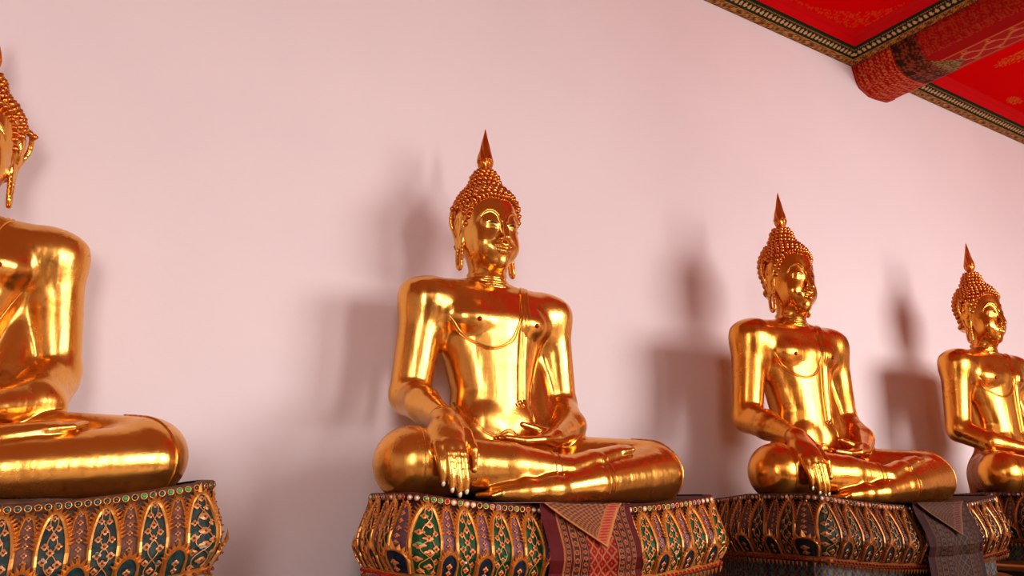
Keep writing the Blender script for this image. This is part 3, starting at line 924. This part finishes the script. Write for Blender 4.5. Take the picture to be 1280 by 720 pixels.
def make_pedestal(i, k, cx, label, group='carved lotus pedestals'):
    """k picks the colouring; cx shifts the pedestal under its statue"""
    loc = STAT[i][0]; t = thing('lotus_pedestal', label, 'pedestal', group, loc)
    m = PM[k]
    W = PW[i]
    pl = Plan([(cx - W + .13, .11), (cx - W, -.20), (cx - W, -.44), (cx - W + .03, -.475), (cx - .28, -.483), (cx + .28, -.483), (cx + W - .03, -.475), (cx + W, -.44), (cx + W, -.20), (cx + W - .13, .11)])
    SAG0, SAG1 = PSAG[i]
    def sag(p): return SAG0 + SAG1 * (np.abs(p[..., 0] - cx) / .55) ** 2
    def S(u, z, off):
        p, n = pl.at(np.asarray(u, float)); q = p + n * np.asarray(off)[..., None]
        return np.concatenate([q, (np.asarray(z) + sag(p))[..., None]], -1)
    def sweep(name, prof, mats, closed_top=False, du=.02, cols=None, smooth=True):
        u = np.linspace(0, pl.L, int(pl.L / du)); u = np.unique(np.concatenate([u, pl.s]))
        V = np.stack([S(u, np.full(len(u), z), np.full(len(u), o)) for z, o in prof], 1)
        n, mm = V.shape[:2]; idx = np.arange(n * mm).reshape(n, mm)
        F = np.stack([idx[:-1, :-1], idx[1:, :-1], idx[1:, 1:], idx[:-1, 1:]], -1).reshape(-1, 4)
        C = None
        if cols is not None: C = cols(u[:, None] + 0 * V[..., 0], np.array([p[0] for p in prof])[None, :] + 0 * V[..., 0]).reshape(-1, 3)
        V = V.reshape(-1, 3)
        if closed_top:   # the seat itself, following the sagging rim
            link('seat_top', seat_top(V[idx[:, -1]], mats), t)
        return link(name, mesh_from(name, V, F, mats, None, smooth, C), t)
    def seat_top(rim, mats):
        n2 = len(rim) // 2; A = rim[:n2]; B = rim[::-1][:n2]; h = np.linspace(0, 1, 25)
        V = A[:, None] * (1 - h)[None, :, None] + B[:, None] * h[None, :, None]
        V[..., 2] = sag(V) + .002
        hh = np.minimum(np.minimum(h, 1 - h)[None, :], np.linspace(1, 0, n2)[:, None]) * 12
        V[..., 2] = np.where(hh > .5, np.minimum(np.maximum(V[..., 2], -.0015), .02), V[..., 2])
        idx = np.arange(n2 * 25).reshape(n2, 25)
        return mesh_from('seat_top', V.reshape(-1, 3), np.stack([idx[:-1, :-1], idx[:-1, 1:], idx[1:, 1:], idx[1:, :-1]], -1).reshape(-1, 4), mats, None, True)
    zb = ZT - PH
    sweep('seat_slab', [(-.05, -.015), (-.022, .0), (-.018, .010), (.000, .012), (.003, .006), (.003, -.02)], [m[7]], True)
    sweep('petal_ground', [(zb - .005, .004)] + [(z, float(prof_off(z)) - .002) for z in np.linspace(zb, ZT - .004, 14)] + [(ZT - .01, -.02)], [m[7]])
    # gold band with hanging drops
    mb = MB()
    zz = zb
    u = np.unique(np.concatenate([np.linspace(0, pl.L, 90), pl.s]))
    pr = [(zz - .016, .002), (zz - .016, .016), (zz - .012, .021), (zz - .004, .023), (zz + .002, .018), (zz + .004, .008)]
    V = np.stack([S(u, np.full(len(u), z), np.full(len(u), o)) for z, o in pr], 1); n, mm = V.shape[:2]
    mb.add(V.reshape(-1, 3), [(a * mm + b, (a + 1) * mm + b, (a + 1) * mm + b + 1, a * mm + b + 1) for a in range(n - 1) for b in range(mm - 1)], 0)
    uu = np.arange(.01, pl.L, .0165)
    for w in uu:
        c = S(np.array(w), np.array(zz - .018), np.array(.020)); p, nn = pl.at(np.array(w)); tt = np.array((-nn[1], nn[0], 0)); n3 = np.array((nn[0], nn[1], 0))
        h = .006
        V = [c + tt * h + n3 * .003, c - tt * h + n3 * .003, c + np.array((0, 0, -.017)), c + n3 * .008 + np.array((0, 0, -.003))]
        mb.add(V, [(0, 1, 3), (1, 2, 3), (2, 0, 3)], 0)
        uv_sphere(mb, c + n3 * .006 + np.array((0, 0, .009)), (.0042,) * 3, 3, 6, 4)
    link('fringe_band', mb.build('fringe_band', m, False), t)
    # mosaic recess
    def mos(u, z):
        a = u / .030; b = (z - zz) / .030
        d1 = np.abs(((a + b) % 1) - .5); d2 = np.abs(((a - b) % 1) - .5)
        line = (np.minimum(d1, d2) < .07) * 1.
        ch = (np.floor(a + b) + np.floor(a - b)) % 3
        pal = np.array([MOS[k][0], MOS[k][1], MOS[k][2]])
        c = pal[ch.astype(int) % 3]
        post = (((u / .19) % 1) < .045)[..., None]
        c = np.where(post, np.array((.01, .015, .12)), c)
        return c * (1 - line[..., None]) + np.array((.25, .12, .04)) * line[..., None]
    sweep('mosaic_recess', [(z, -.022) for z in np.linspace(zz - .095, zz - .012, 20)], [M['mosaic']], cols=mos, du=.004, smooth=False)
    sweep('lower_moulding', [(zz - .135, .03), (zz - .125, .045), (zz - .108, .04), (zz - .098, .02), (zz - .093, -.022)], [m[0]])
    sweep('plinth', [(-loc[2] , .06), (zz - .60, .06), (zz - .58, .02), (zz - .30, .02), (zz - .26, .05), (zz - .20, .055), (zz - .16, .02), (zz - .135, .02)], [m[7]])
    # ---- petals
    def ogive(b, w):     # half width of the arch at relative height b
        return w * .5 * np.where(b < .5, 1 - .10 * (.5 - b) * 2, np.sqrt(np.clip(1 - ((b - .5) / .5) ** 1.7, 0, 1)))
    def arch(mb, uc, w, z0, h, lift, field, rf=.0052, teeth=True, tl=1.):
        b = np.linspace(0, 1, 15); hw = ogive(b, w - rf * 1.6)
        A = np.linspace(-1, 1, 5)
        U = uc + hw[:, None] * A; Z = z0 + h * b[:, None] + 0 * U
        V = S(U, Z, prof_off(Z) + lift)
        nb, na = U.shape
        mb.add(V.reshape(-1, 3), [(p * na + q, p * na + q + 1, (p + 1) * na + q + 1, (p + 1) * na + q) for p in range(nb - 1) for q in range(na - 1)], field)
        b2 = np.concatenate([np.linspace(0, .5, 5), np.linspace(.56, .9, 7), [.95, .985, 1]]); hw = ogive(b2, w)
        L_ = np.stack([uc - hw, z0 + h * b2], 1); R_ = np.stack([uc + hw, z0 + h * b2], 1)[::-1]
        O = np.concatenate([L_, R_[1:]]); nn = len(O)
        Tn = np.gradient(O, axis=0); Tn /= np.linalg.norm(Tn, axis=1)[:, None]; No = np.stack([-Tn[:, 1], Tn[:, 0]], 1)   # outward
        wr = rf
        rows = [(-.9, .000), (-.75, .0045), (.1, .0060), (.75, .0040), (1.1, .0)]
        V = np.stack([S(O[:, 0] + No[:, 0] * wr * a, O[:, 1] + No[:, 1] * wr * a, prof_off(O[:, 1]) + lift + e) for a, e in rows], 1)
        mb.add(V.reshape(-1, 3), [(p * 5 + q, (p + 1) * 5 + q, (p + 1) * 5 + q + 1, p * 5 + q + 1) for p in range(nn - 1) for q in range(4)], 0)
        if teeth:
            s = np.concatenate([[0], np.cumsum(np.linalg.norm(np.diff(O, axis=0), axis=1))]); tot = s[-1]
            for d in np.arange(tot * .27, tot * .735, .0080):
                o = np.array([np.interp(d, s, O[:, 0]), np.interp(d, s, O[:, 1])]); nn_ = np.array([np.interp(d, s, No[:, 0]), np.interp(d, s, No[:, 1])]); tn = np.array([nn_[1], -nn_[0]])
                up = np.array((0, .4)); dr = nn_ + up; dr /= np.linalg.norm(dr)
                big = 1.5 if abs(d - tot / 2) < .005 else 1.
                Q = [o + tn * .0055 + nn_ * .001, o - tn * .0055 + nn_ * .001, o + dr * .0175 * big * tl]
                V = [S(np.array(q[0]), np.array(q[1]), prof_off(q[1]) + lift + e) for q, e in zip(Q, (.0005, .0005, .004))]
                c = o + nn_ * .003
                V.append(S(np.array(c[0]), np.array(c[1]), prof_off(c[1]) + lift + .007))
                mb.add(V, [(0, 1, 3), (1, 2, 3), (2, 0, 3)], 0)
    def rosette(mb, u, z, r, lift, mid=3, pet=4, ph=0.):
        V = []; n = 16
        c0 = S(np.array(u), np.array(z), np.array(prof_off(z) + lift + .0035)); V.append(c0)
        for q in range(n):
            a = 2 * math.pi * q / n + ph; rr = r * (.62 + .38 * abs(math.cos(a * pet / 2)))
            uu_, z_ = u + rr * math.cos(a), z + rr * math.sin(a)
            V.append(S(np.array(uu_), np.array(z_), np.array(prof_off(z_) + lift + .0005)))
        mb.add(V, [(0, 1 + q, 1 + (q + 1) % n) for q in range(n)], 8)
        uv_sphere(mb, c0, (r * .36,) * 3, mid, 6, 4)
    def shard(mb, u, z, r, lift, mi):
        V = [S(np.array(u + a * r), np.array(z + b * r), np.array(prof_off(z + b * r) + lift + e)) for a, b, e in ((-.6, -.7, .001), (.9, -.5, .001), (.6, .7, .001), (-.9, .5, .001), (0, 0, .004))]
        mb.add(V, [(0, 1, 4), (1, 2, 4), (2, 3, 4), (3, 0, 4)], mi)
    # lay petals out segment by segment
    Pr = pl.Praw; seglen = np.linalg.norm(np.diff(Pr, axis=0), axis=1)
    su = np.array([pl.s[np.argmin(np.linalg.norm(pl.P - q, axis=1))] for q in Pr]); su[0] = 0; su[-1] = pl.L
    cents = []
    runs = [(0, 1), (1, 2), (2, 7), (7, 8), (8, 9)]
    for j0, j1 in runs:
        j = j0; L_ = su[j1] - su[j0]
        if L_ < .03: continue
        nP = max(1, int(round(L_ / .098)))
        for q in range(nP):
            cents.append((su[j] + L_ * (q + .5) / nP, L_ / nP))
    R_ = random.Random(11 + i)
    for q, (uc, pitch) in enumerate(cents):
        mb = MB(); gw = min(pitch * .58, .062) if pitch > .07 else pitch * .95; lw = pitch * .30
        arch(mb, uc, gw, zb + .002, PH - .012, .004, 1)
        # flowers in the green field
        for (a, b, r) in ((0, .88, .0058), (-.15, .78, .0062), (.17, .76, .0062), (0, .66, .0074), (-.26, .58, .0066), (.26, .56, .0066), (-.02, .49, .0070), (-.27, .40, .0078), (.25, .37, .0078), (0, .30, .0068), (-.28, .22, .0068), (.28, .19, .0068), (0, .12, .0072), (-.25, .05, .0058), (.27, .04, .0058)):
            if R_.random() < .06: continue
            rosette(mb, uc + (a + R_.uniform(-.03, .03)) * gw * .9, zb + b * PH + R_.uniform(-.002, .002), r * 1.12, .006, 3, 4, R_.uniform(0, 1))
        for ph in (0, math.pi):
            bb = np.linspace(.03, .90, 36); aa = .24 * np.sin(bb * 13 + ph) * (1 - bb * .55)
            zc = zb + bb * PH; mb.tube(S(uc + aa * gw, zc, prof_off(zc) + .0065), .0013, 8, 5)
        for (a, b) in ((-.05, .28), (.08, .34), (-.1, .22), (.2, .19), (-.22, .42)):
            if R_.random() < .55: shard(mb, uc + a * gw, zb + b * PH, .0045, .009, R_.choice((5, 6, 6, 1)))
        link('lotus_petal', mb.build('lotus_petal', m, False), t)
        # narrow panel to the right of the arch with the small foot arch in front
        ul = uc + pitch / 2
        if q + 1 < len(cents) and abs(cents[q + 1][0] - uc) < .15:
            ul = (uc + cents[q + 1][0]) / 2
        elif q + 1 == len(cents): continue
        if pitch < .07: continue
        mb = MB()
        arch(mb, ul, lw + .008, zb + .01, PH - .020, .001, 2, .0026, tl=.6)
        for b in (.90, .80, .70, .60, .50, .41): rosette(mb, ul, zb + b * PH, .0062, .003, 3, 4, math.pi / 4)
        arch(mb, ul, pitch * .44, zb + .001, .056, .013, 4, .0034, True)
        rosette(mb, ul, zb + .026, .008, .015, 3); rosette(mb, ul, zb + .010, .007, .015, 3)
        link('lotus_petal', mb.build('lotus_petal', m, False), t)
    # row of teardrops beneath the jewels, and jewels
    for w in np.arange(.012, pl.L - .01, PGEM):
        p, nn = pl.at(np.array(w))
        if p[1] > -.05 and False: continue
        if i == 0 and p[0] < cx - .5: continue
        if i > 0 and p[0] > cx + W - .01: continue
        c = S(np.array(w), np.array(-.0085), np.array(.012)); rot = np.array(((-nn[1], 0, nn[0]), (nn[0], 0, nn[1]), (0, 1, 0)))
        mb = MB()
        mb.tube([c + rot @ np.array((.0066 * math.cos(a), .0066 * math.sin(a), 0)) for a in np.linspace(0, 2 * math.pi, 13)[:-1]], .0014, 0, 5, closed=True)
        uv_sphere(mb, c, (.0056, .0056, .0035), 1, 8, 4, rot)
        link('round_gem', mb.build('round_gem', [m[0], GEMS[k][R_.randrange(len(GEMS[k]))]]), t)
    return t, S, pl

M['mosaic'] = attr_mat('mirror_mosaic', .15, .3, 0, .8)
MOS = [((.02, .05, .06), (.10, .12, .12), (.05, .02, .01)), ((.02, .06, .05), (.15, .02, .01), (.08, .04, .02)), ((.02, .04, .10), (.04, .16, .12), (.06, .05, .06))]
G_ = lambda n, c: gem_mat(n, c)
gw_, gg_, gr_, gp_, gd_ = G_('white_gem', (.85, .82, .80)), G_('green_gem', (.05, .38, .14)), G_('red_gem', (.50, .01, .02)), G_('violet_gem', (.25, .15, .55)), G_('dark_gem', (.02, .04, .04))
gt_ = G_('teal_gem', (.03, .10, .11)); gb_ = G_('brown_gem', (.10, .04, .02)); gk_ = G_('rose_gem', (.55, .28, .25))
GEMS = [[gt_, gt_, gb_, gd_, gg_], [gw_, gw_, gg_, gr_, gp_, gd_, gk_], [gk_, gb_, gk_, gd_, gw_]]
PM = [pedestal_mats(0), pedestal_mats(1), pedestal_mats(2)]

# statue seats: (location), scale, height tweak
STAT = [(world(-1.495, 2.04, .008), 1.0), (world(-.0986 + .017, 2.75, .0), 1.0), (world(1.199, 3.375, .0), 1.0), (world(2.48, 4.158, .02), 1.0)]
PW = [.61, .525, .54, .55]
PSAG = [(-.022, .052), (-.016, .042), (-.012, .040), (-.008, .03)]
PCX = [0.02, .045, .0, .0]
PGEM = .0185

QF = 1.0
ROT = [0, 0, R(-3), R(-4)]
WARP = [dict(sp=1.09, tp=.96), dict(hx=-.02, sn=.95, sp=.985), dict(xs=.97, ys=.87, sp=.94, tp=.96), dict(xs=.97, ys=.87)]
PA = make_statue_parts(QF, 'touch')
PB = make_statue_parts(QF, 'lap')
PC = make_statue_parts(QF, 'touch', ear=.55)
GA = gold_mat('aged_gold', seed=3.0, dark=(.50, .19, .035), wear=.35)
GB = gold_mat('bright_gold', seed=0., dark=(.58, .23, .04), wear=.28)
GC = gold_mat('red_gold', col=(.74, .32, .06), dark=(.45, .12, .02), seed=5., wear=.4)
HG = gold_mat('curl_gold', col=(.66, .22, .045), dark=(.42, .10, .02), rough=.28, seed=1., wear=.4)
LAB = ['gilded seated statue nearest the viewer, cut by the left edge, with a flaring ear', 'bright gilded seated statue on the vivid green and gold pedestal with the red cloth',
       'reddish gilded seated statue behind the centre one, seated over the dark patterned cloth', 'small gilded seated statue at the right edge, farthest away']
for i, (P, g) in enumerate(((PC, GA), (PA, GB), (PA, GC), (PB, GC))):
    loc, sc = STAT[i]
    place_statue(P, g, HG, 'seated_statue', LAB[i], loc, sc, ROT[i], wp=WARP[i])
PED = []
for i, (k, lab) in enumerate(((0, 'brown and teal carved lotus pedestal under the nearest statue at the left edge'), (1, 'vivid green, red and gold carved lotus pedestal under the centre statue'),
                              (2, 'dark gold carved lotus pedestal with a dark patterned cloth, right of the vivid one'), (2, 'dark gold carved lotus pedestal farthest right, cut by the right edge'))):
    PED.append(make_pedestal(i, k, PCX[i], lab))

# ---- altar cloths
def cloth(i, xc0, xc1, w0, w1, label, bright, zlen=.42):
    t = thing('altar_cloth', label, 'cloth', 'patterned cloths hanging over the pedestals', STAT[i][0])
    _, S, pl = PED[i]
    # arc position of x on the front of the pedestal
    fr = (pl.P[:, 1] < -.44); xs = pl.P[fr, 0]; us = pl.s[fr]; o = np.argsort(xs)
    def U(x): return np.interp(x, xs[o], us[o])
    nu, nv = 220, 260; s = np.linspace(0, 1, nu); v = np.linspace(-.10, zlen, nv); SS, VV = np.meshgrid(s, v, indexing='ij')
    tt = np.clip(VV / zlen, 0, 1)
    xc = xc0 + (xc1 - xc0) * tt; w = w0 + (w1 - w0) * tt
    X = xc + (SS - .5) * w
    z = -np.maximum(VV, 0)
    hang = np.interp(z, [-1, -.13, -.09, -.02, 0], [.05, .05, .047, .026, .018])
    hang = np.maximum(hang, np.where(z > -PH, prof_off(z) + .029, 0)) + .006 * np.sin(SS * 17 + 1) * np.clip(VV * 6, 0, 1) + .003
    V = S(U(X), z + .006, hang)
    on = VV < 0
    V[..., 1] = np.where(on, V[..., 1] - VV * 1.0 * 1.4, V[..., 1]); V[..., 2] = np.where(on, V[..., 2] + .003, V[..., 2])
    def pattern(SS, TT, kind=0):
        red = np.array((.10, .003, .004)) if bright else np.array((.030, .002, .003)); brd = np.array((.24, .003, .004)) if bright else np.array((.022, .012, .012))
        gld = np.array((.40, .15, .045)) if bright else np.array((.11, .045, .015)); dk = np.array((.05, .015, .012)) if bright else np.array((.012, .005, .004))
        c = np.tile(red, (SS.size, 1)).reshape(*SS.shape, 3)
        m_ = np.abs(SS - .56)
        def paint(mask, colr, a=1.):
            mm = (mask * a)[..., None] if not isinstance(mask, bool) else a
            return c * (1 - mm) + colr * mm
        wloc = w0
        if kind == 0:
            # centre lattice
            a = (SS - .56) * wloc / .030; b = TT / .034
            d1 = np.abs(((a + b) % 1) - .5); d2 = np.abs(((a - b) % 1) - .5)
            lat = (np.maximum(d1, d2) > .40); ctr = ((((a + b) % 1) - .5) ** 2 + (((a - b) % 1) - .5) ** 2 < .012)
            inn = m_ < .15
            c = paint(inn * 1., brd); c = paint((inn & lat) * 1., gld, .85); c = paint((inn & ctr) * 1., gld, .7)
            # bands either side
            for lo, hi, per in ((.165, .225, .016), (.24, .30, .022), (.325, .375, .016)):
                ins = (m_ > lo) & (m_ < hi); q = (m_ - lo) / (hi - lo)
                a = (TT / per) % 1 - .5; ring = np.hypot(a * 1.6, (q - .5) * 1.5)
                c = paint(ins * 1., dk); c = paint((ins & (ring > .30) & (ring < .52)) * 1., gld, .9); c = paint((ins & (ring < .17)) * 1., np.array((.45, .02, .02)) if bright else gld, .8)
                c = paint((ins & ((q < .10) | (q > .90))) * 1., gld, .9)
            c = paint(((m_ > .385) & (m_ < .405) & (SS < .56)) * 1., gld, .8)
        else:
            a = SS * 11; b = TT * 60
            c[:] = dk * 1.5
            k = (np.sin(a * 6.28) * np.sin(b * 6.28) > .1); c = paint(k * 1., gld, .9)
        n = rng.uniform(.8, 1.15, SS.shape)
        return c * n[..., None]
    C = pattern(SS, VV)
    idx = np.arange(nu * nv).reshape(nu, nv); F = np.stack([idx[:-1, :-1], idx[:-1, 1:], idx[1:, 1:], idx[1:, :-1]], -1).reshape(-1, 4)
    link('hanging_panel', mesh_from('hanging_panel', V.reshape(-1, 3), F, [M['cloth']], None, True, C.reshape(-1, 3)), t)
    # folded-over corner lying on top: triangle with a wide border
    n = 90; A = np.array((.02, .001)); B = np.array((.88, -.004)); T_ = np.array((.62, .115))
    Vt = []; Ct = []; Ft = []; k = 0; rows = []
    for r in range(n + 1):
        q = r / n; L_ = A * (1 - q) + T_ * q; R2 = B * (1 - q) + T_ * q
        row = []
        mcol = 60
        for j in range(mcol + 1):
            h = j / mcol; p = L_ * (1 - h) + R2 * h
            edge = min(q_ for q_ in (1 - abs(2 * h - 1) if r < n else 0,)) * (1 - q) * .5
            sag_ = .02 * math.sin(h * math.pi) * (1 - q)
            x = xc0 + (p[0] - .5) * w0; z = -max(p[1], 0) - .0
            of = float(np.interp(z, [-1, -.13, -.09, -.02, 0], [.05, .05, .047, .026, .018])); of = max(of, float(prof_off(z)) + .029) + .014
            Vt.append(S(np.array(U(x)), np.array(z + .012), np.array(of)))
            dl = h * (1 - q) * .86; dr = (1 - h) * (1 - q) * .86
            if min(dl, dr) < .025: cc = np.array((.50, .20, .06)) if bright else np.array((.16, .07, .03))
            elif dr < .16:
                cc = (np.array((.40, .02, .015)) if bright else np.array((.08, .01, .01))) if ((q * 16 + j * .0) % 1 - .5) ** 2 + ((dr - .09) / .09) ** 2 * .25 < .10 else (np.array((.38, .15, .05)) if bright else np.array((.12, .05, .025)))
            else:
                cc = np.array((.30, .13, .045)) if math.sin(h * 70 + q * 30) * math.sin(q * 60 - h * 20) > 0 else np.array((.14, .03, .015))
                if not bright: cc = cc * .35
            Ct.append(cc * rng.uniform(.85, 1.1)); row.append(k); k += 1
        rows.append(row)
    for r in range(n):
        for j in range(mcol): Ft.append((rows[r][j], rows[r + 1][j], rows[r + 1][j + 1], rows[r][j + 1]))
    fo = link('folded_corner', mesh_from('folded_corner', Vt, Ft, [M['cloth']], None, True, np.array(Ct)), t)
    sm = fo.modifiers.new('thick', 'SOLIDIFY'); sm.thickness = .004; sm.offset = 0
    return t
M['cloth'] = attr_mat('brocade', .65, .1, .25, .3, 500)
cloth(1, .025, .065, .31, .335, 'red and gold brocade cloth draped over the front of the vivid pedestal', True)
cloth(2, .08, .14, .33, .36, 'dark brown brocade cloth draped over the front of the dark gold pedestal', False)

# ---- light
def area(loc, tgt, sx, sy, e, col=(1, 1, 1)):
    L = bpy.data.lights.new('area_lamp', 'AREA'); L.shape = 'RECTANGLE'; L.size = sx; L.size_y = sy; L.energy = e; L.color = col
    o = bpy.data.objects.new('area_lamp', L); COL.objects.link(o); o.location = loc
    o.rotation_euler = (Vector(tgt) - Vector(loc)).to_track_quat('-Z', 'Y').to_euler(); return o
area((5.6, -4.8, 3.0), (1.9, 2.4, 2.3), 5.4, 2.8, 660, (1, .93, .92))
area((-1.8, -3.6, 2.8), (.3, 2.6, 2.6), 1.6, 2.6, 125, (1, .91, .91))  # unseen fill, added to brighten the left side
w = bpy.data.worlds.new('world'); SC.world = w; w.use_nodes = True
wn = w.node_tree.nodes; wl_ = w.node_tree.links; wb = wn['Background']     # open sky over a dark courtyard
wt = wn.new('ShaderNodeTexCoord'); ws_ = wn.new('ShaderNodeSeparateXYZ'); wl_.new(wt.outputs['Generated'], ws_.inputs[0])
wr = ramp(wn, [(.0, (.10, .035, .02)), (.50, (.12, .045, .025)), (.56, (.30, .17, .11)), (.60, (.95, .84, .74)), (1.0, (1, .95, .90))])
wm = wn.new('ShaderNodeMapRange'); wm.inputs['From Min'].default_value = -1; wl_.new(ws_.outputs['Z'], wm.inputs['Value'])
wl_.new(wm.outputs[0], wr.inputs['Fac']); wl_.new(wr.outputs[0], wb.inputs[0]); wb.inputs[1].default_value = 1.2

# ---- camera
cd = bpy.data.cameras.new('camera'); cam = bpy.data.objects.new('camera', cd); COL.objects.link(cam); SC.camera = cam
cd.sensor_width = 36; cd.lens = 1000 / 1280 * 36; cd.clip_start = .05
cam.location = (0, 0, EYE); cam.rotation_euler = (math.pi / 2 + PITCH, 0, -TH)
SC.view_settings.view_transform = 'Standard'; SC.view_settings.look = 'Medium High Contrast'; SC.view_settings.exposure = -.10
SC.cycles.use_denoising = True; SC.cycles.max_bounces = 8; SC.cycles.sample_clamp_indirect = 6
